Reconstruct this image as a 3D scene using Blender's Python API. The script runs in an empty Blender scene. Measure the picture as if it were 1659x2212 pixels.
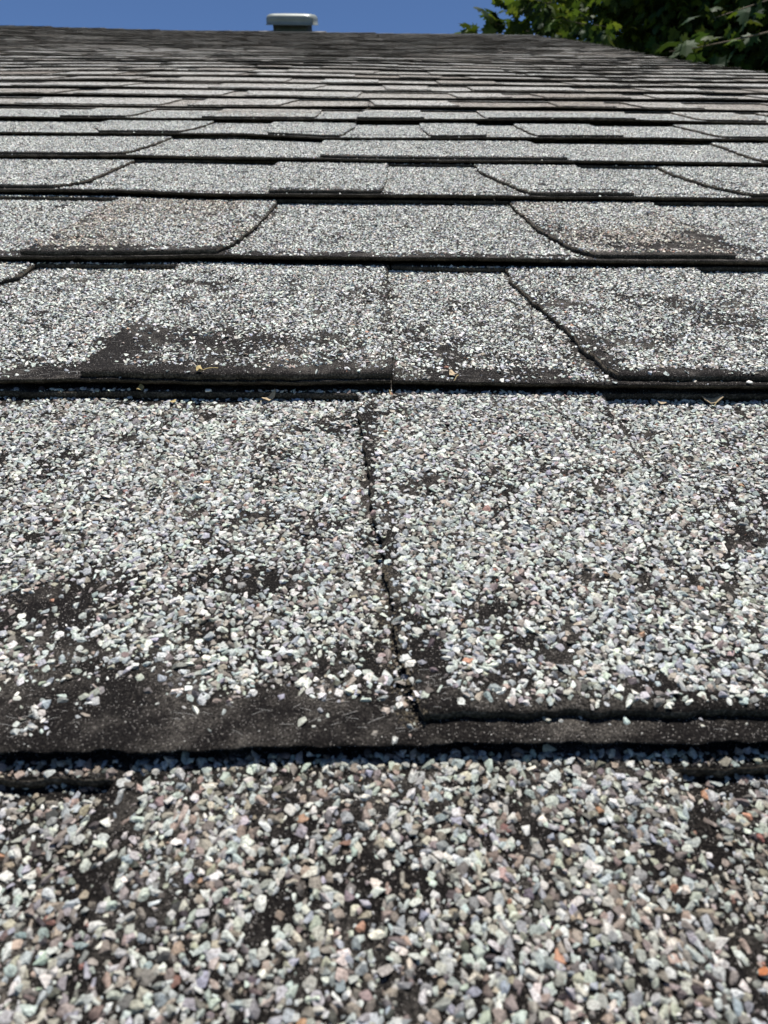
import bpy, math, time
import numpy as np
from mathutils import Matrix, Vector
T0 = time.time()
scene = bpy.context.scene
COL = scene.collection
# ------------------------------------------------------------------ camera, sky, sun, exposure
PITCH = math.radians(21.0)                    # slope of the roof
M_ROOF = Matrix.Translation((0, 0, 3.4)) @ Matrix.Rotation(PITCH, 4, 'X')   # roof frame: x along eave, y up the slope, z off the roof
FPX = 1500.0; CAM_H = 0.100
TH = math.radians(35.4); RO = math.radians(0.49)
cam = bpy.data.cameras.new('camera'); camo = bpy.data.objects.new('camera', cam); COL.objects.link(camo)
cam.sensor_fit = 'VERTICAL'; cam.sensor_height = 36.0; cam.lens = 36.0 * FPX / 2212.0
cam.clip_start = 0.004; cam.clip_end = 400.0
cam.dof.use_dof = True; cam.dof.focus_distance = 0.24; cam.dof.aperture_fstop = 38.0
camo.matrix_world = M_ROOF @ Matrix.Translation((0, 0, CAM_H)) @ Matrix.Rotation(math.pi / 2 - TH, 4, 'X') @ Matrix.Rotation(RO, 4, 'Z')
scene.camera = camo
SUN_EL, SUN_AZ = math.radians(81.5), math.radians(28.0)      # azimuth from +Y (up the slope) towards +X
w = bpy.data.worlds.new('World'); scene.world = w; w.use_nodes = True
wn = w.node_tree.nodes; sky = wn.new('ShaderNodeTexSky'); sky.sky_type = 'NISHITA'; sky.sun_disc = False
sky.sun_elevation = SUN_EL; sky.sun_rotation = SUN_AZ; sky.air_density = 0.6; sky.dust_density = 0.0; sky.ozone_density = 8.0; sky.altitude = 0
w.node_tree.links.new(sky.outputs[0], wn['Background'].inputs[0]); wn['Background'].inputs[1].default_value = 0.071
sl = bpy.data.lights.new('sun', 'SUN'); slo = bpy.data.objects.new('sun', sl); COL.objects.link(slo)
sl.energy = 5.0; sl.angle = math.radians(0.53); sl.color = (1.0, 0.96, 0.90)
sd = Vector((math.sin(SUN_AZ) * math.cos(SUN_EL), math.cos(SUN_AZ) * math.cos(SUN_EL), math.sin(SUN_EL)))
slo.rotation_euler = sd.to_track_quat('Z', 'Y').to_euler(); slo.location = (0, 0, 20)
scene.view_settings.view_transform = 'Standard'; scene.view_settings.look = 'None'
scene.view_settings.exposure = 0.68; scene.view_settings.gamma = 1.0
scene.cycles.max_bounces = 6; scene.cycles.diffuse_bounces = 3; scene.cycles.transparent_max_bounces = 6

# ------------------------------------------------------------------ helpers
rng = np.random.default_rng(11)
MR = np.array((Matrix.Rotation(math.pi / 2 - TH, 4, 'X') @ Matrix.Rotation(RO, 4, 'Z')).to_3x3())
def px(u, v, z=0.0):                          # where on the roof plane a point of the photograph lies
    d = MR @ np.array([(u - 829.5) / FPX, -(v - 1106) / FPX, -1.0]); k = (z - CAM_H) / d[2]
    return d[0] * k, d[1] * k
def pxs(pts, z=0.0): return [px(a, b, z) for a, b in pts]
def hash2(ix, iy, s):
    n = (ix.astype(np.int64) * 374761393 + iy.astype(np.int64) * 668265263 + s * 1442695041) & 0x7fffffff
    n = ((n ^ (n >> 13)) * 1274126177) & 0x7fffffff
    return ((n ^ (n >> 16)) & 0xffff) / 65535.0
def vn(x, y, s=0):
    x = np.asarray(x, float); y = np.asarray(y, float) + 0 * x
    ix = np.floor(x); iy = np.floor(y); fx = x - ix; fy = y - iy
    fx = fx * fx * (3 - 2 * fx); fy = fy * fy * (3 - 2 * fy)
    a = hash2(ix, iy, s); b = hash2(ix + 1, iy, s); c = hash2(ix, iy + 1, s); d = hash2(ix + 1, iy + 1, s)
    return (a * (1 - fx) + b * fx) * (1 - fy) + (c * (1 - fx) + d * fx) * fy
def fbm(x, y, s=0, o=3):
    r = 0; a = 0.5
    for i in range(o):
        r = r + a * vn(np.asarray(x) * 2 ** i, np.asarray(y) * 2 ** i, s + i * 17); a *= 0.5
    return r / (1 - 0.5 ** o)
def new_mesh(name, V, F, mats, smooth=False, midx=None):
    me = bpy.data.meshes.new(name); me.from_pydata([tuple(v) for v in V], [], F); 
    for m in (mats if isinstance(mats, (list, tuple)) else [mats]): me.materials.append(m)
    if smooth: me.polygons.foreach_set('use_smooth', [True] * len(me.polygons))
    if midx is not None: me.polygons.foreach_set('material_index', midx)
    me.update(); return me
def fast_mesh(name, V, T, mat, col=None, smooth=False):
    me = bpy.data.meshes.new(name); nv, nt = len(V), len(T); k = T.shape[1]
    me.vertices.add(nv); me.vertices.foreach_set('co', V.astype(np.float32).ravel())
    me.loops.add(nt * k); me.loops.foreach_set('vertex_index', T.astype(np.int32).ravel())
    me.polygons.add(nt); me.polygons.foreach_set('loop_start', np.arange(0, nt * k, k, dtype=np.int32))
    me.polygons.foreach_set('use_smooth', np.full(nt, smooth))
    if col is not None:
        a = me.color_attributes.new('tint', 'BYTE_COLOR', 'POINT')
        c = np.ones((nv, 4), np.float32); c[:, :3] = col; a.data.foreach_set('color_srgb', c.ravel())
    me.materials.append(mat); me.update(calc_edges=True); me.validate(); return me
def link(name, me, parent=None, kind=None, label=None):
    o = bpy.data.objects.new(name, me); COL.objects.link(o)
    if parent is not None: o.parent = parent
    if kind: o['kind'] = kind
    if label: o['label'] = label
    return o
def thing(name, label, cat, mat, group=None, me=None):
    o = bpy.data.objects.new(name, me); COL.objects.link(o); o.matrix_world = mat
    o['label'] = label; o['category'] = cat
    if group: o['group'] = group
    return o
ONES = 'zero first second third fourth fifth sixth seventh eighth ninth tenth eleventh twelfth thirteenth fourteenth fifteenth sixteenth seventeenth eighteenth nineteenth'.split()
TENS = {20: ('twenty', 'twentieth'), 30: ('thirty', 'thirtieth'), 40: ('forty', 'fortieth'), 50: ('fifty', 'fiftieth')}
def ordinal(n):
    if n < 20: return ONES[n]
    t = n // 10 * 10
    return TENS[t][1] if n == t else TENS[t][0] + '-' + ONES[n - t]

# ------------------------------------------------------------------ materials
class NT:
    def __init__(s, name):
        s.m = bpy.data.materials.new(name); s.m.use_nodes = True; s.t = s.m.node_tree; s.b = s.t.nodes['Principled BSDF']
    def n(s, t, **k):
        o = s.t.nodes.new(t)
        for a, v in k.items(): setattr(o, a, v)
        return o
    def l(s, a, b): s.t.links.new(a, b)
    def ramp(s, fac, stops, interp='LINEAR'):
        r = s.n('ShaderNodeValToRGB'); r.color_ramp.interpolation = interp; e = r.color_ramp.elements
        e[0].position, e[0].color = stops[0][0], (*stops[0][1], 1)
        e[1].position, e[1].color = stops[1][0], (*stops[1][1], 1)
        for p, c in stops[2:]: x = e.new(p); x.color = (*c, 1)
        s.l(fac, r.inputs[0]); return r.outputs[0]
    def noise(s, vec, scale, detail=3, rough=0.6):
        n = s.n('ShaderNodeTexNoise'); n.inputs['Scale'].default_value = scale; n.inputs['Detail'].default_value = detail
        n.inputs['Roughness'].default_value = rough; s.l(vec, n.inputs['Vector']); return n
    def math(s, op, a, b=None, clamp=False):
        n = s.n('ShaderNodeMath', operation=op); n.use_clamp = clamp
        for i, v in enumerate((a, b)):
            if v is None: continue
            if hasattr(v, 'is_linked') or hasattr(v, 'links'): s.l(v, n.inputs[i])
            else: n.inputs[i].default_value = v
        return n.outputs[0]
    def mix(s, f, a, b):
        n = s.n('ShaderNodeMix', data_type='RGBA')
        for i, v in ((0, f), (6, a), (7, b)):
            if hasattr(v, 'links'): s.l(v, n.inputs[i])
            else: n.inputs[i].default_value = v if i == 0 else (*v, 1)
        return n.outputs[2]
def roof_vec(g):                               # position in the roof frame (metres)
    geo = g.n('ShaderNodeNewGeometry')
    mp = g.n('ShaderNodeVectorRotate', rotation_type='X_AXIS'); mp.inputs['Angle'].default_value = -PITCH
    sb = g.n('ShaderNodeVectorMath', operation='SUBTRACT'); sb.inputs[1].default_value = (0, 0, 3.4)
    g.l(geo.outputs['Position'], sb.inputs[0]); g.l(sb.outputs[0], mp.inputs['Vector']); return mp.outputs[0]
GPAL = [(0.00, (.030, .028, .027)), (0.10, (.10, .093, .088)), (0.22, (.22, .20, .185)), (0.34, (.30, .255, .23)), (0.46, (.33, .345, .37)),
        (0.60, (.46, .48, .46)), (0.80, (.58, .60, .57)), (0.96, (.72, .72, .69)), (1.0, (.42, .26, .17))]
def mat_bitumen():                             # bare felt under lost granules
    g = NT('bitumen'); v = roof_vec(g)
    n1 = g.noise(v, 2400, 5, .8); n2 = g.noise(v, 45, 4, .6); n3 = g.noise(v, 160, 3, .6)
    base = g.ramp(n1.outputs[0], [(.40, (.004, .0034, .0032)), (.56, (.013, .011, .010)), (.64, (.085, .075, .066))])
    d = g.math('MULTIPLY', g.math('SUBTRACT', g.math('ADD', g.math('MULTIPLY', n2.outputs[0], .6), g.math('MULTIPLY', n3.outputs[0], .4)), .49), 4.5, True)
    c = g.mix(g.math('MULTIPLY', d, g.math('MULTIPLY', g.math('SUBTRACT', n1.outputs[0], .40), 3.4, True)), base, (.26, .235, .205))
    v3 = g.n('ShaderNodeTexVoronoi'); v3.inputs['Scale'].default_value = 1300; g.l(v, v3.inputs['Vector'])
    sp = g.math('LESS_THAN', v3.outputs['Distance'], .17); gate = g.n('ShaderNodeSeparateColor'); g.l(v3.outputs['Color'], gate.inputs[0])
    sp = g.math('MULTIPLY', sp, g.math('GREATER_THAN', gate.outputs[0], .94))
    c = g.mix(sp, c, (.55, .54, .5))
    v4 = g.n('ShaderNodeTexVoronoi'); v4.inputs['Scale'].default_value = 3300; g.l(v, v4.inputs['Vector']); s4 = g.n('ShaderNodeSeparateColor'); g.l(v4.outputs['Color'], s4.inputs[0])
    sp4 = g.math('MULTIPLY', g.math('LESS_THAN', v4.outputs['Distance'], .26), g.math('GREATER_THAN', s4.outputs[0], .80)); c = g.mix(sp4, c, (.42, .39, .36)); g.l(c, g.b.inputs['Base Color'])
    g.b.inputs['Roughness'].default_value = .8; g.b.inputs['Specular IOR Level'].default_value = .10
    bp = g.n('ShaderNodeBump'); bp.inputs['Strength'].default_value = 1.0; bp.inputs['Distance'].default_value = .0006
    g.l(g.math('ADD', n1.outputs[0], g.math('MULTIPLY', g.noise(v, 900, 3).outputs[0], 1.5)), bp.inputs['Height']); g.l(bp.outputs[0], g.b.inputs['Normal'])
    return g.m
def mat_edge():                                # cut front edges: torn felt with grey-brown fuzz
    g = NT('felt_edge'); v = roof_vec(g)
    n1 = g.noise(v, 1600, 4, .75); n2 = g.noise(v, 120, 3)
    c = g.ramp(g.math('ADD', g.math('MULTIPLY', n1.outputs[0], .75), g.math('MULTIPLY', n2.outputs[0], .3)), [(.36, (.014, .012, .010)), (.52, (.052, .044, .035)), (.68, (.21, .185, .15))])
    g.l(c, g.b.inputs['Base Color']); g.b.inputs['Roughness'].default_value = .95; g.b.inputs['Specular IOR Level'].default_value = .1
    bp = g.n('ShaderNodeBump'); bp.inputs['Distance'].default_value = .0006; bp.inputs['Strength'].default_value = 1
    g.l(n1.outputs[0], bp.inputs['Height']); g.l(bp.outputs[0], g.b.inputs['Normal']); return g.m
def mat_granular(name='granule_surface', warm=0.0):
    g = NT(name); v = roof_vec(g)
    wv = g.noise(v, 900, 2); 
    off = g.n('ShaderNodeVectorMath', operation='MULTIPLY_ADD'); off.inputs[1].default_value = (.0007,) * 3; g.l(wv.outputs['Color'], off.inputs[0]); g.l(v, off.inputs[2])
    vo = g.n('ShaderNodeTexVoronoi'); vo.inputs['Scale'].default_value = 620; g.l(off.outputs[0], vo.inputs['Vector'])
    sc = g.n('ShaderNodeSeparateColor'); g.l(vo.outputs['Color'], sc.inputs[0])
    col = g.ramp(sc.outputs[0], GPAL)
    gap = g.math('GREATER_THAN', vo.outputs['Distance'], .60)
    miss = g.math('LESS_THAN', sc.outputs[1], g.math('MULTIPLY', g.math('SUBTRACT', g.noise(v, 30, 4, .7).outputs[0], .40), 1.25))
    col = g.mix(g.math('MAXIMUM', gap, miss), col, (.016, .014, .013))
    oi = g.n('ShaderNodeObjectInfo')
    pt = g.ramp(oi.outputs['Random'], [(0, (.60, .54, .49)), (.16, (.80, .76, .72)), (.40, (.98, .98, .97)), (1, (1.12, 1.13, 1.13))])
    var = g.ramp(g.noise(v, 3.1, 2).outputs[0], [(.35, (.84, .80, .76)), (.6, (1.05, 1.05, 1.04))])
    pm = g.n('ShaderNodeMix', data_type='RGBA', blend_type='MULTIPLY'); pm.inputs[0].default_value = 1; g.l(var, pm.inputs[6]); g.l(pt, pm.inputs[7]); var = pm.outputs[2]
    mu = g.n('ShaderNodeMix', data_type='RGBA', blend_type='MULTIPLY'); mu.inputs[0].default_value = 1; g.l(col, mu.inputs[6]); g.l(var, mu.inputs[7])
    # brown-black darkening in long blotches, stronger towards the ridge
    sx = g.n('ShaderNodeMapping'); sx.inputs['Scale'].default_value = (1.6, .35, 1); g.l(v, sx.inputs['Vector'])
    sn = g.noise(sx.outputs[0], 1.5, 5, .65); sep = g.n('ShaderNodeSeparateXYZ'); g.l(v, sep.inputs[0])
    hi = g.math('MULTIPLY', g.math('SUBTRACT', sep.outputs[1], 1.6), .16, True)
    fine = g.noise(v, 14, 4, .7)
    st = g.math('ADD', g.math('SUBTRACT', g.math('ADD', g.math('MULTIPLY', sn.outputs[0], 1.4), g.math('MULTIPLY', fine.outputs[0], .5)), 1.12), g.math('MULTIPLY', hi, 1.1))
    st = g.math('MULTIPLY', st, 2.4, True)
    stn = g.n('ShaderNodeMix', data_type='RGBA', blend_type='MULTIPLY'); g.l(g.math('MULTIPLY', st, .34), stn.inputs[0]); g.l(mu.outputs[2], stn.inputs[6]); stn.inputs[7].default_value = (.24, .20, .17, 1)
    g.l(stn.outputs[2], g.b.inputs['Base Color']); g.b.inputs['Roughness'].default_value = .8; g.b.inputs['Specular IOR Level'].default_value = .25
    bp = g.n('ShaderNodeBump'); bp.inputs['Strength'].default_value = .6; bp.inputs['Distance'].default_value = .0009
    hgt = g.math('MULTIPLY', g.math('SUBTRACT', .7, vo.outputs['Distance']), 1.0); g.l(hgt, bp.inputs['Height']); g.l(bp.outputs[0], g.b.inputs['Normal'])
    return g.m
def mat_rock():
    g = NT('granule_stone'); a = g.n('ShaderNodeAttribute', attribute_name='tint'); v = roof_vec(g)
    n = g.noise(v, 2600, 4, .7); f = g.ramp(n.outputs[0], [(.36, (.45, .43, .41)), (.50, (.9, .9, .88)), (.64, (1.18, 1.18, 1.16))])
    mu = g.n('ShaderNodeMix', data_type='RGBA', blend_type='MULTIPLY'); mu.inputs[0].default_value = 1; g.l(a.outputs['Color'], mu.inputs[6]); g.l(f, mu.inputs[7])
    g.l(mu.outputs[2], g.b.inputs['Base Color']); g.b.inputs['Roughness'].default_value = .55; g.b.inputs['Specular IOR Level'].default_value = .45
    bp = g.n('ShaderNodeBump'); bp.inputs['Distance'].default_value = .00025; bp.inputs['Strength'].default_value = .8
    g.l(n.outputs[0], bp.inputs['Height']); g.l(bp.outputs[0], g.b.inputs['Normal']); return g.m
def simple(name, c, rough=.6, spec=.4, metal=0.0, nscale=None, namp=.25, bump=0.0):
    g = NT(name); g.b.inputs['Roughness'].default_value = rough; g.b.inputs['Specular IOR Level'].default_value = spec; g.b.inputs['Metallic'].default_value = metal
    if nscale:
        tc = g.n('ShaderNodeTexCoord'); n = g.noise(tc.outputs['Object'], nscale, 4)
        cc = g.ramp(n.outputs[0], [(.3, tuple(x * (1 - namp) for x in c)), (.7, tuple(min(1, x * (1 + namp)) for x in c))]); g.l(cc, g.b.inputs['Base Color'])
        if bump:
            bp = g.n('ShaderNodeBump'); bp.inputs['Distance'].default_value = bump; g.l(n.outputs[0], bp.inputs['Height']); g.l(bp.outputs[0], g.b.inputs['Normal'])
    else: g.b.inputs['Base Color'].default_value = (*c, 1)
    return g.m
BIT, EDGE, GRAN, ROCK = mat_bitumen(), mat_edge(), mat_granular(), mat_rock()

# ------------------------------------------------------------------ roof geometry in the roof frame
E0 = 0.136; T = 0.0023                        # exposure of a course, thickness of one shingle layer
N_C = 49
RAKE = ([-.6, 1.96, 3.0, 4.0, 6.9], [.86, .915, .955, 1.03, 1.18])
def x_rake(y): return float(np.interp(y, *RAKE))
def W(x, y):                                   # slow sag of the old deck
    x = np.asarray(x, float); y = np.asarray(y, float)
    s = np.clip(-x / 3.6, 0, 1) ** 1.2 * np.clip((y - 1.5) / 5, 0, 1) * 0.034
    near = np.clip((y - .6) / 1.2, 0, 1)
    return s + near * (.0026 * np.sin(x * 2.1 + y * 1.3) + .0015 * np.sin(x * 4.3 - y * 2.2 + 1))
# courses read off the photograph: bottom edge, top edge of cut-outs, tabs (left edge, right edge; bottom to top)
DIG = {
 0: dict(bot=[(-200, 3600), (1800, 3600)], cut=[(0, 1694), (205, 1697), (830, 1690), (1500, 1672), (1659, 1664)],
         tabs=[([(-1100, 3400), (205, 1697)], [(2600, 3400), (1600, 2060), (1560, 1930), (1500, 1670)])]),
 1: dict(bot=[(0, 1634), (300, 1632), (480, 1624), (600, 1617), (850, 1615), (930, 1612), (1200, 1611), (1659, 1610)],
         cut=[(0, 856), (400, 858), (775, 861), (1330, 862), (1659, 862)],
         tabs=[([(908, 1590), (890, 1530), (868, 1430), (850, 1330), (825, 1180), (800, 1000), (772, 860)], [(1773, 1590), (1330, 862)])]),
 2: dict(bot=[(0, 829), (165, 827), (400, 831), (840, 831), (1300, 837), (1659, 840)],
         cut=[(0, 583), (30, 578), (355, 580), (840, 582), (1000, 588), (1110, 589), (1540, 585), (1659, 586)],
         tabs=[([(-1500, 822), (-1100, 582)], [(-330, 822), (-20, 592), (24, 582)]), ([(165, 822), (355, 580)], [(846, 826), (842, 700), (838, 573)]),
               ([(1345, 828), (1290, 780), (1225, 705), (1150, 630), (1110, 590)], [(1856, 828), (1540, 585)])]),
 3: dict(bot=[(0, 557), (300, 560), (450, 557), (625, 563), (1129, 568), (1300, 568), (1659, 568)],
         cut=[(0, 430), (217, 433), (585, 437), (1120, 440), (1440, 443), (1659, 444)],
         tabs=[([(39, 549), (217, 434)], [(462, 550), (500, 527), (540, 492), (583, 438)]),
               ([(1305, 563), (1240, 535), (1170, 490), (1120, 441)], [(1600, 562), (1525, 500), (1440, 443)])]),
 4: dict(bot=[(0, 413), (250, 417), (450, 425), (830, 427), (1130, 428), (1659, 432)],
         cut=[(0, 345), (255, 350), (585, 351), (838, 359), (1040, 361), (1269, 363), (1460, 367), (1659, 368)],
         tabs=[([(-260, 408), (-120, 345)], [(100, 409), (190, 386), (255, 350)]), ([(583, 418), (585, 352)], [(822, 420), (838, 360)]),
               ([(1150, 421), (1090, 387), (1040, 362)], [(1369, 421), (1269, 363)]),
               ([(1630, 424), (1520, 391), (1460, 367)], [(1900, 424), (1800, 367)])]),
 5: dict(bot=[(0, 338), (400, 340), (830, 347), (1230, 351), (1659, 357)],
         cut=[(0, 293), (345, 297), (695, 300), (1159, 306), (1569, 311), (1659, 312)],
         tabs=[([(-260, 333), (-200, 292)], [(262, 332), (345, 296)]), ([(690, 341), (696, 300)], [(1229, 345), (1159, 306)]),
               ([(1655, 352), (1569, 311)], [(2050, 354), (1960, 312)])]),
 6: dict(bot=[(0, 288), (520, 290), (700, 299), (1055, 300), (1659, 305)], cut=[(0, 257), (440, 263), (765, 265), (1659, 268)],
         tabs=[([(215, 282), (200, 262)], [(385, 283), (440, 264)]), ([(577, 287), (580, 264)], [(735, 291), (766, 265)]),
               ([(930, 293), (910, 268)], [(1050, 294), (1035, 267)]), ([(1165, 295), (1122, 268)], [(1350, 297), (1290, 268)])]),
}
class Course: pass
courses = []
def noisy(x, n, s):
    return .0011 * (vn(x * 35, n, s) - .5) + .0008 * (vn(x * 160, n, s + 5) - .5) + .0006 * (vn(x * 600, n, s + 9) - .5)
for n in range(N_C):
    c = Course(); c.n = n; D = DIG.get(n)
    if D:
        b = sorted(pxs(D['bot'], 2 * T)); c.bx = [p[0] for p in b]; c.by = [p[1] for p in b]
        if n == 0: c.by = [-.069, -.069]
        k = sorted(pxs(D['cut'], .25 * T)); c.kx = [p[0] for p in k]; c.ky = [p[1] for p in k]
        c.tabs = []
        for L, R_ in D['tabs']:
            c.tabs.append(dict(L=pxs(L, 3 * T), R=pxs(R_, 3 * T)))
    else:
        p = courses[-1]; y0 = (float(np.mean(courses[6].by)) + (n - 6) * E0)
        xs = np.linspace(-7, 1.5, 40); c.bx = list(xs)
        c.by = list(y0 + .006 * (vn(xs * 1.1, n, 3) - .5) + .004 * (vn(xs * 3.1, n, 8) - .5) + rng.normal(0, .001))
        c.kx = c.ky = None; c.tabs = []
    courses.append(c)
def ybase(c, x): return np.interp(x, c.bx, c.by)
for c in courses:
    c.y0 = float(np.mean(c.by))
for i, c in enumerate(courses):
    c.T = float(np.interp(i, [4, 9, 22], [T, .0017, .0012]))
    c.e = (courses[i + 1].y0 - c.y0) if i + 1 < N_C else E0
    # half width in view, with a margin
    depth = max(.09, (c.y0 + .14) * .83 + .07); c.half = depth * .56 + (.22 if i < 4 else .35 if i < 10 else .5)
def yb(c, x):
    x = np.asarray(x, float); return ybase(c, x) + noisy(x, c.n, 31)
def ycut(c, x):
    x = np.asarray(x, float); nx = courses[c.n + 1] if c.n + 1 < N_C else None
    top = ybase(nx, x) if nx else ybase(c, x) + E0
    if c.kx: r = np.interp(x, c.kx, c.ky)
    else: r = top - .004 + .009 * (vn(x * 6.0, c.n, 77) - .45)
    return r + noisy(x, c.n, 63)
def lift(c, x, y):                             # front edges curl up a little
    a = .0006 + .0017 * vn(np.asarray(x) * 4, c.n, 41) ** 1.5 + .0006 * vn(np.asarray(x) * 19, c.n, 43)
    if c.n > 6: a = a * 1.5
    return a * np.exp(-np.clip(y - yb(c, x), 0, 1) / .016)
def zb(c, x, y):
    x = np.asarray(x, float); y = np.asarray(y, float)
    return 2 * c.T - 2 * c.T * (y - ybase(c, x)) / c.e + W(x, y) + lift(c, x, y)
# tab random fill outside what the photograph shows
for c in courses:
    lim_l, lim_r = -c.half - .9, (x_rake(c.y0 + .07) - .01)
    c.xl, c.xr = max(lim_l, -6.2), (min(c.half + .7, lim_r) if c.n < 8 else lim_r)
    def rand_tab(x0, wd):
        s0 = rng.choice([0, rng.uniform(-.012, .012), rng.uniform(.01, .028)], p=[.35, .35, .3]); s1 = rng.choice([0, rng.uniform(-.012, .012), -rng.uniform(.01, .028)], p=[.35, .35, .3])
        return dict(L=[(x0, c.y0), (x0 - s0 * .35, c.y0 + .07), (x0 - s0, c.y0 + c.e)], R=[(x0 + wd, c.y0), (x0 + wd - s1 * .3, c.y0 + .07), (x0 + wd - s1, c.y0 + c.e)])
    def mn(t): return min(p[0] for p in t['L'] + t['R'])
    def mx(t): return max(p[0] for p in t['L'] + t['R'])
    c.tabs = [t for t in c.tabs if mx(t) > c.xl and mn(t) < c.xr and mx(t) - mn(t) > .02]
    c.tabs.sort(key=mn)
    a = mn(c.tabs[0]) - (.16 if c.n in (0, 1) else 0) if c.tabs else c.xr + .01
    x = a; left = []
    while x > c.xl:
        gap = rng.choice([.045, .075, .11, .15]) * rng.uniform(.8, 1.2); wd = rng.choice([.07, .11, .15, .2]) * rng.uniform(.85, 1.15)
        x -= gap + wd
        if x > c.xl - .05: left.append(rand_tab(x, wd))
    right = []
    if c.tabs:
        x = mx(c.tabs[-1])
        while x < c.xr:
            gap = rng.choice([.05, .08, .12]) * rng.uniform(.8, 1.2); wd = rng.choice([.08, .12, .16]) * rng.uniform(.85, 1.15)
            if x + gap + wd < c.xr: right.append(rand_tab(x + gap, wd))
            x += gap + wd
    c.tabs = left[::-1] + c.tabs + right
    for k, t in enumerate(c.tabs):
        t['set'] = rng.uniform(.0005, .0035); t['warm'] = rng.random() < .22; t['id'] = k; t['mn'] = mn(t); t['mx'] = mx(t)
        L = sorted(t['L'], key=lambda p: p[1]); R_ = sorted(t['R'], key=lambda p: p[1])
        t['ly'], t['lx'] = [p[1] for p in L], [p[0] for p in L]; t['ry'], t['rx'] = [p[1] for p in R_], [p[0] for p in R_]
for c_ in courses[:6]:
    for t in c_.tabs: t['warm'] = False
for k in (0,):                                # tabs whose set-back and colour the photograph shows
    for t in courses[1].tabs:
        if t['mn'] < .02 < t['mx'] + .05: t['set'] = .0042; t['warm'] = False
    for t in courses[3].tabs:
        if t['mn'] < -.1 < t['mx'] or t['mn'] < .12 < t['mx']: t['warm'] = True
def tab_lr(t, y):
    return (np.interp(y, t['ly'], t['lx']) + .0017 * (vn(np.asarray(y) * 90, t['id'], 7) - .5) + .0012 * (vn(np.asarray(y) * 420, t['id'], 17) - .5),
            np.interp(y, t['ry'], t['rx']) + .0017 * (vn(np.asarray(y) * 90, t['id'], 9) - .5) + .0012 * (vn(np.asarray(y) * 420, t['id'], 19) - .5))
def ytab(c, t, x): return yb(c, x) + t['set'] + .0009 * vn(np.asarray(x) * 55, t['id'], 27) + .0006 * vn(np.asarray(x) * 420, t['id'], 29)

# real granules cover this part of the roof; beyond it the surface carries them in its material
REAL_Y = 1.02; N_REAL = 8
def half_real(y): return (np.clip(y, 0, 9) * .83 + .075) * .56 + .045
def slab(fx, fy, fz, us, vs, thick, org, under=0.0):      # closed slab over a (u,v) grid; returns verts, faces, material index (0 top, 1 edge)
    U, V_ = np.meshgrid(us, vs); X, Y = fx(U, V_), None
    Y = fy(X, U, V_); Z = fz(X, Y)
    nu, nv = len(us), len(vs); top = np.stack([X - org[0], Y - org[1], Z], -1).reshape(-1, 3)
    bot = top.copy(); bot[:, 2] -= thick; bot[:, 1] += (under * np.exp(-V_ / .004)).ravel() if under else 0
    idx = np.arange(nu * nv).reshape(nv, nu); q = np.stack([idx[:-1, :-1], idx[:-1, 1:], idx[1:, 1:], idx[1:, :-1]], -1).reshape(-1, 4)
    m = nu * nv; qb = q[:, ::-1] + m; sides = []
    for ring in (idx[0, ::-1], idx[-1, :], idx[:, 0], idx[::-1, -1]):
        a, b = ring[:-1], ring[1:]; sides.append(np.stack([a, b, b + m, a + m], -1))
    S = np.concatenate(sides); F = np.concatenate([q, qb, S]); mi = np.concatenate([np.zeros(len(q)), np.ones(len(qb) + len(S))]).astype(np.int32)
    return np.concatenate([top, bot]), F, mi
def quad_mesh(name, V, F, mi, mats):
    me = bpy.data.meshes.new(name); me.vertices.add(len(V)); me.vertices.foreach_set('co', V.astype(np.float32).ravel())
    me.loops.add(len(F) * 4); me.loops.foreach_set('vertex_index', F.astype(np.int32).ravel())
    me.polygons.add(len(F)); me.polygons.foreach_set('loop_start', np.arange(0, len(F) * 4, 4, dtype=np.int32))
    for m in mats: me.materials.append(m)
    me.polygons.foreach_set('material_index', mi); me.update(calc_edges=True); me.validate(); return me
# mixed surface for the near courses: felt where real granules lie, granule texture outside
def mat_near():
    g = NT('shingle_near_surface'); v = roof_vec(g); sep = g.n('ShaderNodeSeparateXYZ'); g.l(v, sep.inputs[0])
    a = bpy.data.materials['bitumen']; b = bpy.data.materials['granule_surface']
    return g, sep
def group_from(mat):
    grp = bpy.data.node_groups.new(mat.name + '_group', 'ShaderNodeTree'); grp.interface.new_socket('Shader', in_out='OUTPUT', socket_type='NodeSocketShader')
    mp = {}
    for nd in mat.node_tree.nodes:
        if nd.bl_idname == 'ShaderNodeOutputMaterial': continue
        o = grp.nodes.new(nd.bl_idname); mp[nd.name] = o
        for a in ('operation', 'blend_type', 'data_type', 'rotation_type', 'use_clamp', 'attribute_name'):
            if hasattr(nd, a):
                try: setattr(o, a, getattr(nd, a))
                except Exception: pass
        for i, s in enumerate(nd.inputs):
            if hasattr(s, 'default_value'):
                try: o.inputs[i].default_value = s.default_value
                except Exception: pass
        if nd.bl_idname == 'ShaderNodeValToRGB':
            r, s_ = o.color_ramp, nd.color_ramp
            while len(r.elements) < len(s_.elements): r.elements.new(.5)
            for e, f in zip(r.elements, s_.elements): e.position = f.position; e.color = f.color
    for l in mat.node_tree.links:
        if l.to_node.bl_idname == 'ShaderNodeOutputMaterial': continue
        si = list(l.from_node.outputs).index(l.from_socket); di = list(l.to_node.inputs).index(l.to_socket)
        grp.links.new(mp[l.from_node.name].outputs[si], mp[l.to_node.name].inputs[di])
    out = grp.nodes.new('NodeGroupOutput'); grp.links.new(mp['Principled BSDF'].outputs[0], out.inputs[0]); return grp
g, sep = mat_near()
ga = g.n('ShaderNodeGroup'); ga.node_tree = group_from(BIT); gb = g.n('ShaderNodeGroup'); gb.node_tree = group_from(GRAN)
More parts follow.
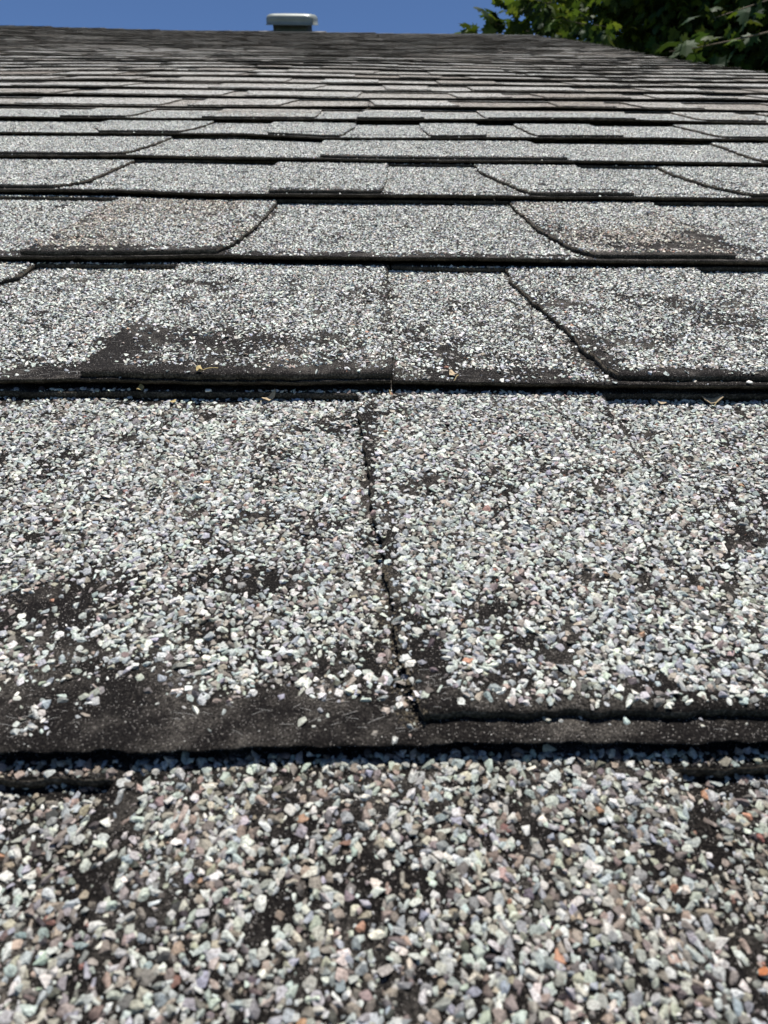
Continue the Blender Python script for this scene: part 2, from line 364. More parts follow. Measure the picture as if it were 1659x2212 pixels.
hx = g.math('ADD', g.math('MULTIPLY', g.math('MAXIMUM', sep.outputs[1], 0.0), .4648), .0835)
outside = g.math('MAXIMUM', g.math('GREATER_THAN', g.math('ABSOLUTE', sep.outputs[0]), hx), g.math('GREATER_THAN', sep.outputs[1], REAL_Y - .001))
outside = g.math('MAXIMUM', outside, g.math('LESS_THAN', sep.outputs[1], .012))
mx_ = g.n('ShaderNodeMixShader'); g.l(outside, mx_.inputs[0]); g.l(ga.outputs[0], mx_.inputs[1]); g.l(gb.outputs[0], mx_.inputs[2])
g.l(mx_.outputs[0], g.t.nodes['Material Output'].inputs[0]); NEAR = g.m

# ------------------------------------------------------------------ granule stones
def rock_templates(k, npts, flat):
    import bmesh
    out = []
    for i in range(k):
        bm = bmesh.new(); p = rng.normal(size=(npts, 3)); p /= np.linalg.norm(p, axis=1)[:, None]
        p *= rng.uniform(.72, 1.12, (npts, 1)); p *= np.array([rng.uniform(.9, 1.3), rng.uniform(.68, .95), flat * rng.uniform(.8, 1.15)])
        for q in p: bm.verts.new(q)
        r = bmesh.ops.convex_hull(bm, input=bm.verts); bmesh.ops.delete(bm, geom=[e for e in r['geom_interior'] if isinstance(e, bmesh.types.BMVert)], context='VERTS')
        bmesh.ops.triangulate(bm, faces=bm.faces); bmesh.ops.recalc_face_normals(bm, faces=bm.faces)
        bm.verts.index_update(); V = np.array([v.co[:] for v in bm.verts]); F = np.array([[v.index for v in f.verts] for f in bm.faces]); bm.free()
        out.append((V, F))
    return out
TPL_HI = rock_templates(30, 15, .52); TPL_LO = rock_templates(20, 8, .55)
PAL0 = np.array([(198, 206, 198), (208, 211, 206), (184, 192, 188), (222, 222, 214), (158, 164, 174), (176, 182, 190), (146, 148, 150), (128, 118, 110), (152, 138, 127), (176, 158, 146),
                (108, 100, 96), (186, 184, 172), (168, 172, 160), (196, 138, 104), (150, 96, 80), (70, 64, 62), (238, 236, 228)]) / 255.
PAL = (PAL0 * .72 + PAL0.mean(1)[:, None] * .28) * np.array([.975, .974, .966])
PW = np.array([16, 14, 13, 8, 8, 8, 8, 7, 7, 5, 5, 6, 5, .3, .2, 3, 2.6]); PW_WARM = np.array([8, 8, 8, 5, 4, 4, 8, 13, 15, 12, 7, 9, 6, .5, .4, 4, 1.5])
PW = PW / PW.sum(); PW_WARM = PW_WARM / PW_WARM.sum()
def stones(P, size, warm, tpl, darker):
    n = len(P); Vs, Fs, Cs = [], [], []; off = 0; pick = rng.integers(0, len(tpl), n)
    ci = np.where(warm, rng.choice(len(PAL), n, p=PW_WARM), rng.choice(len(PAL), n, p=PW))
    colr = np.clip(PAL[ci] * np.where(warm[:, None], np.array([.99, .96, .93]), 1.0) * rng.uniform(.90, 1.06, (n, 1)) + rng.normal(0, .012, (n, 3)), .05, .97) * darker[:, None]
    ang = rng.uniform(0, 2 * np.pi, n); tx = rng.normal(0, .28, n); ty = rng.normal(0, .28, n)
    for k, (V, F) in enumerate(tpl):
        s = np.where(pick == k)[0]
        if not len(s): continue
        ca, sa = np.cos(ang[s])[:, None], np.sin(ang[s])[:, None]
        X = V[None, :, 0] * ca - V[None, :, 1] * sa; Y = V[None, :, 0] * sa + V[None, :, 1] * ca; Z = V[None, :, 2] + X * tx[s][:, None] + Y * ty[s][:, None]
        r = size[s][:, None]; Q = np.stack([X * r + P[s, 0:1], Y * r + P[s, 1:2], Z * r + P[s, 2:3] + r * .06], -1)
        Vs.append(Q.reshape(-1, 3)); Fs.append((F[None] + (off + np.arange(len(s)) * len(V))[:, None, None]).reshape(-1, 3))
        Cs.append(np.repeat(colr[s], len(V), 0)); off += len(s) * len(V)
    return np.concatenate(Vs), np.concatenate(Fs), np.concatenate(Cs)
# worn patches: centre, radii (photograph units, turned into places on the roof), share of granules lost
BLOBS = {0: [(215, 1860, 45, 130, .75), (320, 1960, 60, 60, .7), (120, 1680, 140, 14, .8), (1545, 1760, 35, 70, .8), (1600, 2010, 50, 90, .75), (890, 1900, 60, 30, .6), (1280, 1800, 40, 20, .7), (1390, 1840, 70, 40, .6),
             (250, 1720, 50, 30, .6), (560, 1980, 60, 50, .6), (620, 1770, 70, 18, .55), (1590, 1670, 70, 12, .9), (180, 2080, 50, 60, .6)],
         1: [(330, 1605, 460, 120, .955), (860, 1580, 90, 80, .85), (250, 1615, 700, 22, .9), (80, 1510, 200, 75, .9), (150, 1300, 140, 40, .65), (60, 1330, 100, 70, .7), (330, 1470, 180, 40, .65), (620, 1560, 150, 70, .95), (790, 1560, 110, 80, .97), (690, 1430, 110, 40, .55), (820, 1420, 45, 80, .7),
             (560, 1250, 120, 30, .7), (240, 1250, 120, 35, .6), (470, 1360, 120, 30, .6), (800, 980, 14, 130, .7), (845, 1200, 14, 120, .7), (895, 1380, 36, 90, .8), (935, 1490, 40, 90, .93), (1000, 1560, 140, 25, .93), (1100, 1490, 90, 22, .6), (1300, 1592, 420, 16, .97),
             (1620, 1150, 60, 30, .7), (1340, 900, 30, 25, .7), (650, 1120, 60, 25, .5), (1040, 1330, 70, 35, .55), (840, 1350, 40, 50, .7), (120, 1000, 60, 20, .5), (1500, 1440, 120, 18, .4), (1250, 1010, 120, 10, .5), (610, 960, 50, 12, .6)],
         2: [(300, 745, 90, 34, .9), (230, 790, 70, 30, .92), (430, 740, 90, 24, .7), (560, 755, 150, 34, .75), (560, 800, 300, 26, .6), (720, 740, 60, 20, .6), (80, 812, 130, 24, .95), (60, 775, 70, 16, .6), (480, 818, 400, 8, .97), (1060, 815, 240, 20, .95), (900, 750, 60, 26, .6), (1050, 770, 180, 15, .5),
             (1295, 780, 40, 50, .85), (1250, 665, 60, 14, .7), (1190, 640, 40, 22, .6), (1560, 690, 120, 30, .7), (1400, 740, 90, 18, .5), (1460, 655, 70, 12, .5), (1610, 655, 60, 10, .6), (1000, 650, 40, 10, .5), (830, 700, 10, 120, .6), (1500, 822, 200, 8, .9)],
         3: [(1460, 540, 130, 14, .9), (1540, 520, 50, 22, .95), (1500, 485, 50, 8, .6), (1290, 520, 40, 20, .6), (830, 556, 420, 7, .96), (200, 548, 300, 7, .95), (150, 520, 90, 6, .6), (1200, 500, 40, 20, .6), (1450, 562, 200, 4, .98)],
         4: [(500, 418, 500, 4, .9), (200, 395, 70, 5, .7), (1300, 420, 300, 3, .9), (1560, 400, 60, 6, .5)], 5: [(600, 341, 900, 2.2, .8)], 6: [(600, 288, 900, 1.5, .8)]}
def blob_list(n):
    out = []
    for u, v, ru, rv, s in BLOBS.get(n, []):
        x, y = px(u, v, 2 * T); x2, _ = px(u + ru, v, 2 * T); _, ya = px(u, v - rv, 2 * T); _, yb_ = px(u, v + rv, 2 * T)
        out.append((x, y, abs(x2 - x), abs(ya - y), abs(y - yb_), s))
    return out
def keep_prob(c, X, Y):
    lowf = fbm(X * 75, Y * 55, 101, 3); mid = fbm(X * 260, Y * 200, 202, 2)
    k = .97 - .85 * np.clip((lowf * .5 + mid * .5 - (.61 if c.n == 0 else .57 if c.n < 3 else .60)) * 6, 0, 1)
    for (x, y, rx, rya, ryb, s) in blob_list(c.n):
        ry = np.where(Y > y, rya, ryb); d = np.sqrt(((X - x) / rx) ** 2 + ((Y - y) / ry) ** 2) + (mid - .5) * .8 + (fbm(X * 95, Y * 95, 303, 3) - .5) * 1.5
        k = k * (1 - s * np.clip((1.35 - d) / .75, 0, 1))
    return k
real = {}
def scatter(c):
    nxt = courses[c.n + 1]; y_lo = max(float(np.min(c.by)) - .002, .016); y_hi = min(float(np.max(nxt.by)) + .006, REAL_Y)
    hw = float(half_real(y_hi)); pts = []
    d0 = max(.05, y_lo)
    for sp, r0, r1, pr in (((0.00120, .00052, .00118, 1.0), (.00100, .00026, .00056, .75)) if c.n < 3 else ((0.00134, .00068, .00116, 1.0), (.0017, .00036, .0006, .7))):
        nx_, ny_ = int(2 * hw / sp), int((y_hi - y_lo) / (sp * .92)); gx, gy = np.meshgrid(np.arange(nx_), np.arange(ny_))
        X = -hw + (gx + .5 * (gy % 2)) * sp + rng.uniform(-.46, .46, gx.shape) * sp; Y = y_lo + gy * sp * .92 + rng.uniform(-.46, .46, gx.shape) * sp
        X, Y = X.ravel(), Y.ravel(); s = (np.abs(X) < half_real(Y)) & (Y > y_lo) & (Y < y_hi) & (X < c.xr - .004); X, Y = X[s], Y[s]
        r = r0 + (r1 - r0) * rng.power(1.15, len(X)) * (1.08 if c.n > 1 else 1); big = rng.random(len(X)) < .03; r = np.where(big, r * 1.25, r)
        k = keep_prob(c, X, Y) * pr; s = rng.random(len(X)) < k; pts.append(np.stack([X[s], Y[s], r[s]], -1))
    A = np.concatenate(pts); X, Y, r = A.T
    yb0 = yb(c, X); up = ybase(nxt, X)
    z = zb(c, X, Y); warm = np.zeros(len(X), bool); on = Y > ycut(c, X) + .0004; edge = Y - yb0; tabbed = on.copy(); front = np.zeros(len(X), bool); nearedge = np.zeros(len(X), bool)
    for t in c.tabs:
        if t['mx'] < -hw - .02 or t['mn'] > hw + .02: continue
        l, r_ = tab_lr(t, Y); yt = ytab(c, t, X); s = (X > l) & (X < r_) & (Y > yt)
        front |= (X > l) & (X < r_) & (Y <= yt) & (rng.random(len(X)) < .93); tabbed |= s; warm |= s & bool(t['warm']) & (vn(X * 28, Y * 28, 5) + rng.normal(0, .25, len(X)) > .45); edge = np.where(s, Y - yt, edge)
        nearedge |= (np.abs(X - l) < .0011) | (np.abs(X - r_) < .0011)
    nearedge |= np.abs(Y - ycut(c, X)) < .0008
    z = np.where(front & ~tabbed, np.nan, z)
    z = np.where(tabbed, z + c.T, z)
    worn = np.clip(edge / .0036, 0, 1) ** 1.4
    s = (edge > .0003) & ~np.isnan(z) & (Y < up + .0006) & ((rng.random(len(X)) < worn * .92 + .06)) & ~(nearedge & (rng.random(len(X)) < .45))
    X, Y, r, z, warm = X[s], Y[s], r[s], z[s], warm[s]
    return np.stack([X, Y, z], -1), r, warm

# ------------------------------------------------------------------ build the shingles, one thing each
def seg(v0, v1, step): return np.linspace(v0, v1, max(2, int(math.ceil((v1 - v0) / step)) + 1))
n_sh = 0
NEARLBL = {}
for c in courses:
    n = c.n; fine = .0013 if n < 4 else .0025 if n < 8 else .008 if n < 16 else .02
    # joints between shingles: at the left side of a tab about every metre
    js = []; x = c.xr - rng.uniform(.45, .95)
    fixed = {2: -.0005, 4: None, 1: None}.get(n)
    tl = [t['mn'] for t in c.tabs]
    if n == 2: js = [.0015 + .0005]
    elif n in (0, 1, 3): js = [j for j in (-.47, .53) if c.xl + .1 < j < c.xr - .1]
    else:
        while x > c.xl + .12:
            j = min(tl, key=lambda q: abs(q - x)); j -= .0006
            if not js or js[-1] - j > .3: js.append(j)
            else: js.append(x)
            x = js[-1] - 1.0 if js[-1] - 1.0 < x else x - 1.0
    if n == 2:
        tt = [t for t in c.tabs if t['mn'] < -.02 and t['mx'] > -.02 and t['mx'] < .03]
        js = [max(t['mx'] for t in tt) + .0004] if tt else js
    bounds = [c.xl] + sorted(js) + [c.xr]; segs = list(zip(bounds[:-1], bounds[1:]))
    if n < N_REAL: P, rr, ww = scatter(c)
    if n == 0: ww = rng.random(len(ww)) < .35
    for si, (x0, x1) in enumerate(segs):
        if x1 - x0 < .05: continue
        x1e = x1 - .0007 if si < len(segs) - 1 else x1 + (rng.uniform(-.006, .006) if n > 5 else 0)
        xc = (x0 + x1e) / 2; org = (xc, float(ybase(c, xc)))
        nr = len(segs) - 1 - si
        where = 'at the right roof edge' if nr == 0 and n > 7 else (ordinal(nr + 1) + ' from the right roof edge' if n > 7 else '')
        if n > 7: lab = 'grey asphalt shingle %s, %s course below the ridge' % (where, ordinal(N_C - n)) if N_C - n > 1 else 'granulated grey asphalt shingle, %s, right under the ridge caps' % where
        else:
            vh = (c.y0 + c.e) * .83 * .553 + .045; vis = x0 < vh and x1 > -vh; segv = [k for k, q in enumerate(segs) if q[0] < vh and q[1] > -vh]
            side = '' if len(segs) == 1 else [' leftmost', ' rightmost'][si] if len(segs) == 2 else [' leftmost', ' middle', ' rightmost'][min(si, 2)] if len(segs) == 3 else ' ' + ordinal(si + 1) + ' from the left,'
            if vis:
                kk = segv.index(si); side = '' if len(segv) == 1 else (' leftmost' if kk == 0 else ' rightmost') if len(segv) == 2 else [' leftmost', ' middle', ' rightmost'][min(kk, 2)]
            lab = {0: 'nearest asphalt shingle at the bottom of the photo, coarse pale granules, slightly blurred',
                   1: 'worn asphalt shingle with a large bare black patch and central split, second course up'}.get(n,
                   ('worn' if n < 4 else 'pale grey') + side + ' asphalt shingle in the ' + ordinal(n + 1) + ' course from the bottom of the photo') if vis else 'grey asphalt shingle, %s beyond the %s edge of view, %s course up' % (ordinal((segv[0] - si) if xc < 0 else (si - segv[-1])), 'left' if xc < 0 else 'right', ordinal(n + 1))
        sh = thing('asphalt_shingle', lab, 'shingle', M_ROOF @ Matrix.Translation((org[0], org[1], 0)), 'laminated asphalt shingles laid in courses on the roof')
        mats = [NEAR if n < N_REAL else GRAN, EDGE]
        us = seg(x0, x1e, fine)
        vs = np.array([0, .0004, .0015, .004, .009, .018, .035, .07, .105, .14, .168]) if n < 16 else np.array([0, .002, .012, .04, .1, .16])
        if n == N_C - 1: vs = vs * .8
        roundoff = lambda Y, X: .0005 * np.exp(-np.clip(Y - yb(c, X), 0, 1) / .0006)
        V, F, mi = slab(lambda U, V_: U, lambda X, U, V_: yb(c, X) + V_, lambda X, Y: zb(c, X, Y) - roundoff(Y, X), us, vs, c.T, org, .0022 if n < 10 else 0)
        link('backing_layer', quad_mesh('backing_layer', V, F, mi, mats), sh)
        # header of the top layer, above the cut-outs
        V, F, mi = slab(lambda U, V_: U, lambda X, U, V_: ycut(c, X) + V_ * (1 if n < 60 else 1), lambda X, Y: zb(c, X, Y) + c.T + .00003, us, np.array([0, .002, .01, .025]), c.T, org)
        link('top_layer_header', quad_mesh('top_layer_header', V, F, mi, mats), sh)
        for t in c.tabs:
            xm = (t['mn'] + t['mx']) / 2
            if not (x0 <= xm < x1): continue
            wdt = t['mx'] - t['mn']; tu = seg(0, 1, fine / wdt); tv = seg(0, 1, (.002 if n < 6 else .02) / .14)
            tv = np.unique(np.concatenate([[0, .004, .012, .03], tv]))
            def fxy(U, V_):
                y_a = c.y0 + V_ * c.e
                yy = ybase(c, xm) + V_ * (ycut(c, np.full_like(V_, xm)) - ybase(c, xm)); l, r_ = tab_lr(t, yy); return l + (r_ - l) * U
            def fyy(X, U, V_):
                a = ytab(c, t, X); b = ycut(c, X) + .0001; return a + (b - a) * V_
            rt = lambda X, Y: zb(c, X, Y) + c.T - .0006 * np.exp(-np.clip(Y - ytab(c, t, X), 0, 1) / .0008)
            V, F, mi = slab(fxy, fyy, rt, tu, tv, c.T + .0001, org)
            o = link('tab', quad_mesh('tab', V, F, mi, mats), sh)
            if t['warm'] and n < 5: o['label'] = 'brownish tab of the top layer'
        if n < N_REAL:
            s = (P[:, 0] >= x0) & (P[:, 0] < x1)
            if s.sum() > 10:
                Q = P[s].copy(); Q[:, 0] -= org[0]; Q[:, 1] -= org[1]
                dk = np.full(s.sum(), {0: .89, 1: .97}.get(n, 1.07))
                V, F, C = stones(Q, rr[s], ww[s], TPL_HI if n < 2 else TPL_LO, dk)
                link('granules', fast_mesh('granules', V, F, ROCK, C), sh, kind='stuff')
        n_sh += 1
print('shingles', n_sh, 'granules', sum(len(o.data.polygons) for o in bpy.data.objects if o.name.startswith('granules')), 'faces', round(time.time() - T0, 1), 's')

def surf_z(x, y):                              # top of the roof covering at a place
    c = max((q for q in courses if float(ybase(q, x)) <= y), key=lambda q: q.n, default=courses[0]); z = float(zb(c, x, y))
    if y > float(ycut(c, x)): return z + c.T
    for t in c.tabs:
        l, r_ = tab_lr(t, y)
        if l < x < r_ and y > float(ytab(c, t, x)): return z + c.T
    return z

# ------------------------------------------------------------------ glass fibres showing in the bare felt (parts of their shingle)
def ribbon_tubes(paths, rad):
    Vs, Fs, off = [], [], 0
    for p in paths:
        p = np.array(p); n = len(p); d = np.gradient(p, axis=0); d /= np.linalg.norm(d, axis=1)[:, None] + 1e-12
        a = np.cross(d, [0, 0, 1]); a /= np.linalg.norm(a, axis=1)[:, None] + 1e-9; b = np.cross(a, d)
        ring = [p + rad * (a * math.cos(q) + b * math.sin(q)) for q in (0, 2.094, 4.189)]
        Vs.append(np.stack(ring, 1).reshape(-1, 3)); i = np.arange(n - 1)[:, None] * 3
        for k in range(3):
            m = (k + 1) % 3; Fs.append(np.concatenate([i + k, i + m, i + 3 + m, i + 3 + k], 1) + off)
        off += 3 * n
    return np.concatenate(Vs), np.concatenate(Fs)
FIB = simple('glass_fibre', (.62, .6, .56), .25, .6)
def fibres(c, spots, cnt, sh, ln=(.0008, .0028)):
    o = sh.matrix_world.inverted() @ M_ROOF; paths = []
    for i in range(cnt):
        u, v, ru, rv = spots[rng.integers(len(spots))]; x, y = px(u + rng.uniform(-ru, ru), v + rng.uniform(-rv, rv), 2 * T)
        a = rng.normal(.1, .3); L = rng.uniform(*ln); bend = rng.normal(0, .08); z0 = surf_z(x, y); P_ = []
        if y < float(yb(c, x)) + .0022: continue
        for k in range(6):
            s = k / 5; xx, yy = x + math.cos(a + bend * s) * L * s, y + math.sin(a + bend * s) * L * s
            P_.append((xx - o.inverted().translation.x if False else xx, yy, z0 + .00006 + .0002 * s * (1 - s) * rng.uniform(.2, 1.5)))
        paths.append(P_)
    V, F = ribbon_tubes(paths, .000016); V[:, 0] += o.translation.x; V[:, 1] += o.translation.y
    link('glass_fibres', fast_mesh('glass_fibres', V, F, FIB), sh, kind='stuff')
def shingle_at(n, x):
    best = None
    for o in bpy.data.objects:
        if o.name.startswith('asphalt_shingle'):
            t = M_ROOF.inverted() @ o.matrix_world
            if abs(t.translation.y - float(ybase(courses[n], t.translation.x))) < .004:
                if best is None or abs(t.translation.x - x) < abs(best[1] - x): best = (o, t.translation.x)
    return best[0]
bpy.context.view_layer.update()
fibres(courses[1], [(300, 1570, 300, 45), (80, 1530, 90, 50), (640, 1570, 200, 45), (930, 1500, 30, 60), (1200, 1590, 400, 8), (740, 1560, 120, 50)], 60, shingle_at(1, 0))
fibres(courses[2], [(280, 770, 110, 45), (80, 810, 90, 12), (1050, 818, 230, 12)], 35, shingle_at(2, -.05), (.002, .004))

# ------------------------------------------------------------------ ridge, other slope, house under the roof
RIDGE_Y = courses[-1].y0 + .105
def box(V, F, x0, x1, y0, y1, z0, z1):
    b = len(V); V += [(x0, y0, z0), (x1, y0, z0), (x1, y1, z0), (x0, y1, z0), (x0, y0, z1), (x1, y0, z1), (x1, y1, z1), (x0, y1, z1)]
    F += [tuple(b + i for i in q) for q in ((3, 2, 1, 0), (4, 5, 6, 7), (0, 1, 5, 4), (1, 2, 6, 5), (2, 3, 7, 6), (3, 0, 4, 7))]
WOOD = simple('painted_fascia', (.35, .33, .30), .6, .3, nscale=3, namp=.1)
DECK = simple('deck_board', (.20, .15, .10), .8, .2, nscale=6, namp=.3)
STUCCO = simple('stucco', (.55, .50, .42), .9, .2, nscale=30, namp=.08, bump=.004)
ridge_pt = M_ROOF @ Vector((0, RIDGE_Y, 0))
house = thing('house', 'low stucco house under the shingle roof, seen only by its roof', 'house', Matrix.Translation((0, 0, 0)))
V, F = [], []
xsd = np.linspace(-7.0, 1.0, 30); ysd = np.linspace(-.30, RIDGE_Y - .01, 40)
for yy in ysd:
    for xx in xsd:
        xr = min(xx, 9); f_ = (xx + 7.0) / 8.0; X = -7.0 + f_ * (x_rake(yy) - .012 + 7.0)
        V.append(tuple(M_ROOF @ Vector((X, yy, float(W(X, yy)) - .0075))))
for j in range(39):
    for i in range(29): F.append((j * 30 + i, j * 30 + i + 1, j * 30 + 31 + i, j * 30 + 30 + i))
link('deck', new_mesh('deck', V, F, DECK), house)
# back slope, mirrored at the ridge
V, F = [], []; rp = Vector((0, RIDGE_Y, 0)); 
for k in range(12):
    for xx in np.linspace(-7.0, x_rake(RIDGE_Y), 24):
        p = M_ROOF @ Vector((xx, RIDGE_Y, float(W(xx, RIDGE_Y)) + .001)); d = k / 11 * 6.0
        V.append((p.x, p.y + d * math.cos(PITCH), p.z - d * math.sin(PITCH)))
for j in range(11):
    for i in range(23): F.append((j * 24 + i, j * 24 + i + 1, j * 24 + 25 + i, j * 24 + 24 + i))
link('back_slope', new_mesh('back_slope', V, F, GRAN), house)
V, F = [], []; ey = (M_ROOF @ Vector((0, .05, 0))).y; by_ = ridge_pt.y * 2 - ey
box(V, F, -6.6, .70, ey + .25, by_ - .25, 0, 2.95)
link('wall', new_mesh('wall', V, F, STUCCO), house)
V, F = [], []
for yy in (-.3, 1.96, 3.0, 4.0, RIDGE_Y - .02):                      # board under the right roof edge
    X = x_rake(yy) - .045
    for dx, dz in ((0, -.012), (.024, -.012), (.024, -.16), (0, -.16)): V.append(tuple(M_ROOF @ Vector((X + dx, yy, dz))))
for j in range(4):
    for k in range(4): F.append((j * 4 + k, j * 4 + (k + 1) % 4, j * 4 + 4 + (k + 1) % 4, j * 4 + 4 + k))
F += [(0, 3, 2, 1), (16, 17, 18, 19)]
link('fascia_board', new_mesh('fascia_board', V, F, WOOD), house)
# ridge caps
R_INV = M_ROOF.inverted()
capx = x_rake(RIDGE_Y); k = 0; CAPS = []
while capx - k * .14 > -5.2:
    x1 = capx - k * .14; x0 = x1 - .29; V, F = [], []
    cols = 9; rows = [x1, x1 - .01, x1 - .14, x0]
    zz = float(W(x1, RIDGE_Y)) + rng.uniform(-.002, .003); hgt = .008
    prof = []
    for a in np.linspace(-1, 1, cols):           # bent over the ridge line
        s = a * .135; bend = math.tanh(s / .018) * .018
        prof.append((s, abs(s)))
    for L_ in (0, 1):
        for ri, xx in enumerate(rows):
            rise = [.004, .0045, .002, .0005][ri] - L_ * .004
            for s, ab in prof:
                drop = math.sqrt(ab * ab + .012 ** 2) - .012
                hz = rise + hgt * .6 - drop * math.sin(PITCH)
                hy = s * math.cos(PITCH)
                p = M_ROOF @ Vector((xx, RIDGE_Y, zz)); V.append((p.x, p.y + hy, p.z + hz - .004))
    nn = cols * 4
    for ri in range(3):
        for ci in range(cols - 1):
            q = (ri * cols + ci, ri * cols + ci + 1, (ri + 1) * cols + ci + 1, (ri + 1) * cols + ci); F.append(q[::-1]); F.append(tuple(nn + i for i in q))
    for ci in range(cols - 1): F.append((ci, ci + 1, nn + ci + 1, nn + ci)); F.append((3 * cols + ci + 1, 3 * cols + ci, nn + 3 * cols + ci, nn + 3 * cols + ci + 1))
    for ri in range(3):
        F.append(((ri + 1) * cols, ri * cols, nn + ri * cols, nn + (ri + 1) * cols)); F.append((ri * cols + cols - 1, (ri + 1) * cols + cols - 1, nn + (ri + 1) * cols + cols - 1, nn + ri * cols + cols - 1))
    me = new_mesh('ridge_cap_shingle', [tuple(Vector(v) - M_ROOF @ Vector((x1, RIDGE_Y, 0))) for v in V], F, GRAN)
    thing('ridge_cap_shingle', 'dark weathered cap shingle bent over the ridge, %s from the right end' % ordinal(k + 1), 'ridge cap', Matrix.Translation(M_ROOF @ Vector((x1, RIDGE_Y, 0))), 'cap shingles along the ridge', me)
    k += 1

# ------------------------------------------------------------------ roof vent
def rounded_rect(hw, hd, r, n=7):
    out = []
    for cx, cy, a0 in ((hw - r, hd - r, 0), (-hw + r, hd - r, 90), (-hw + r, -hd + r, 180), (hw - r, -hd + r, 270)):
        for k in range(n): a = math.radians(a0 + 90 * k / (n - 1)); out.append((cx + r * math.cos(a), cy + r * math.sin(a)))
    return out
def loft(rings, mat, name, cap_top=True, cap_bot=False):
    V, F = [], []; n = len(rings[0])
    for r in rings: V += r
    for j in range(len(rings) - 1):
        for i in range(n): F.append((j * n + i, j * n + (i + 1) % n, (j + 1) * n + (i + 1) % n, (j + 1) * n + i))
    if cap_top: F.append(tuple((len(rings) - 1) * n + i for i in range(n)))
    if cap_bot: F.append(tuple(range(n))[::-1])
    return new_mesh(name, V, F, mat, smooth=True)
GALV = simple('flashing_metal', (.12, .115, .105), .7, .3, nscale=20, namp=.3)
VENT = simple('aged_galvanised_vent', (.20, .22, .20), .42, .5, metal=.15, nscale=12, namp=.12)
VDARK = simple('vent_throat_metal', (.09, .10, .09), .6, .4, metal=.2, nscale=12, namp=.2)
vx, vy = px(632, 76, .0); vy = RIDGE_Y - .19; vx = -.72
vm = M_ROOF @ Matrix.Translation((vx, vy, float(W(vx, vy)) - .003)) @ Matrix.Rotation(math.radians(-3), 4, 'Z')
vent = thing('roof_vent', 'white rounded metal box vent on a dark square throat just below the ridge', 'roof vent', vm)
def ring(hw, hd, r, z): return [(a * .88, b * .88, z * .67) for a, b in rounded_rect(hw, hd, r)]
link('throat', loft([ring(.150, .140, .03, -.01), ring(.150, .140, .03, .10)], VDARK, 'throat'), vent)
cap_r = [ring(.165, .155, .04, .082), ring(.196, .186, .055, .078), ring(.208, .196, .06, .077), ring(.209, .197, .06, .081), ring(.199, .188, .058, .084), ring(.200, .189, .06, .125), ring(.198, .187, .06, .145), ring(.190, .179, .058, .163), ring(.172, .161, .05, .175), ring(.145, .134, .045, .180), ring(.06, .06, .03, .183)]
link('hood', loft(cap_r, VENT, 'hood', True, True), vent)
link('flashing', loft([ring(.26, .25, .02, .006), ring(.26, .25, .02, .0165), ring(.255, .245, .02, .018)], GALV, 'flashing', True, True), vent)

# ------------------------------------------------------------------ ground
GR = simple('lawn', (.06, .085, .03), .95, .1, nscale=2, namp=.4, bump=.02)
V = [(-150, -150, 0), (150, -150, 0), (150, 150, 0), (-150, 150, 0)]
g_ = bpy.data.objects.new('ground', new_mesh('ground', V, [(0, 1, 2, 3)], GR)); COL.objects.link(g_); g_['kind'] = 'structure'

# ------------------------------------------------------------------ debris in the gaps
TAN = simple('dry_leaf', (.40, .31, .20), .7, .2, nscale=900, namp=.35); YEL = simple('dry_petal', (.36, .28, .13), .8, .2, nscale=900, namp=.4)
PEB = simple('pale_stone', (.75, .73, .68), .6, .3, nscale=900, namp=.1); RUST = simple('rusty_bark', (.33, .12, .05), .8, .2, nscale=900, namp=.3)
def place(u, v, lift_=.0004):
    x, y = px(u, v, T); return M_ROOF @ Matrix.Translation((x, y, surf_z(x, y) + lift_)) @ Matrix.Rotation(rng.uniform(0, 6.28), 4, 'Z')
def flake(name, label, cat, u, v, size, mat, curl=.5, group=None, pts=9, asp=.55):
    V, F = [], []
    for L_ in (0, 1):
        V.append((0, 0, size * .12 - L_ * size * .06))
        for i in range(pts):
            a = 2 * math.pi * i / pts; r = size * rng.uniform(.65, 1.1); X, Y = r * math.cos(a), r * math.sin(a) * asp
            if L_: X, Y = V[1 + i][0], V[1 + i][1]
            V.append((X, Y, curl * size * (X / size) ** 2 * .7 + (V[1 + i][2] if False else 0) - L_ * size * .06))
    for i in range(pts):
        j = (i + 1) % pts; F += [(0, 1 + i, 1 + j), (pts + 1, pts + 2 + j, pts + 2 + i), (1 + i, pts + 2 + i, pts + 2 + j, 1 + j)]
    me = new_mesh(name, V, F, mat); return thing(name, label, cat, place(u, v, .0008), group, me)
flake('dry_leaf_fragment', 'curled tan leaf scrap caught in the gap left of the central seam', 'leaf scrap', 578, 852, .0032, TAN, 1.0)
flake('dry_leaf_fragment', 'pointed tan leaf scrap under the shingle edge near the right side', 'leaf scrap', 1538, 858, .0036, TAN, .9)
flake('dry_leaf_fragment', 'small orange-brown scrap beside the pointed tan leaf scrap', 'leaf scrap', 1432, 862, .0016, TAN, .6)
flake('dried_petal', 'small yellow dried petal in the gap, leftmost of the three', 'petal', 303, 845, .0022, YEL, .8)
flake('dried_petal', 'yellow dried petal in the gap, middle one of the three', 'petal', 438, 842, .0024, YEL, .9)
flake('dried_petal', 'tiny yellow petal low in the gap between the other yellow petal and the leaf scrap', 'petal', 372, 859, .0015, YEL, .8)
flake('dried_petal', 'pale beige floret on the shingle edge right of the seam', 'petal', 976, 834, .0020, TAN, .8)
flake('bark_chip', 'rusty orange chip among the granules at the right edge of the photo', 'bark chip', 1650, 2095, .0009, RUST, .4)
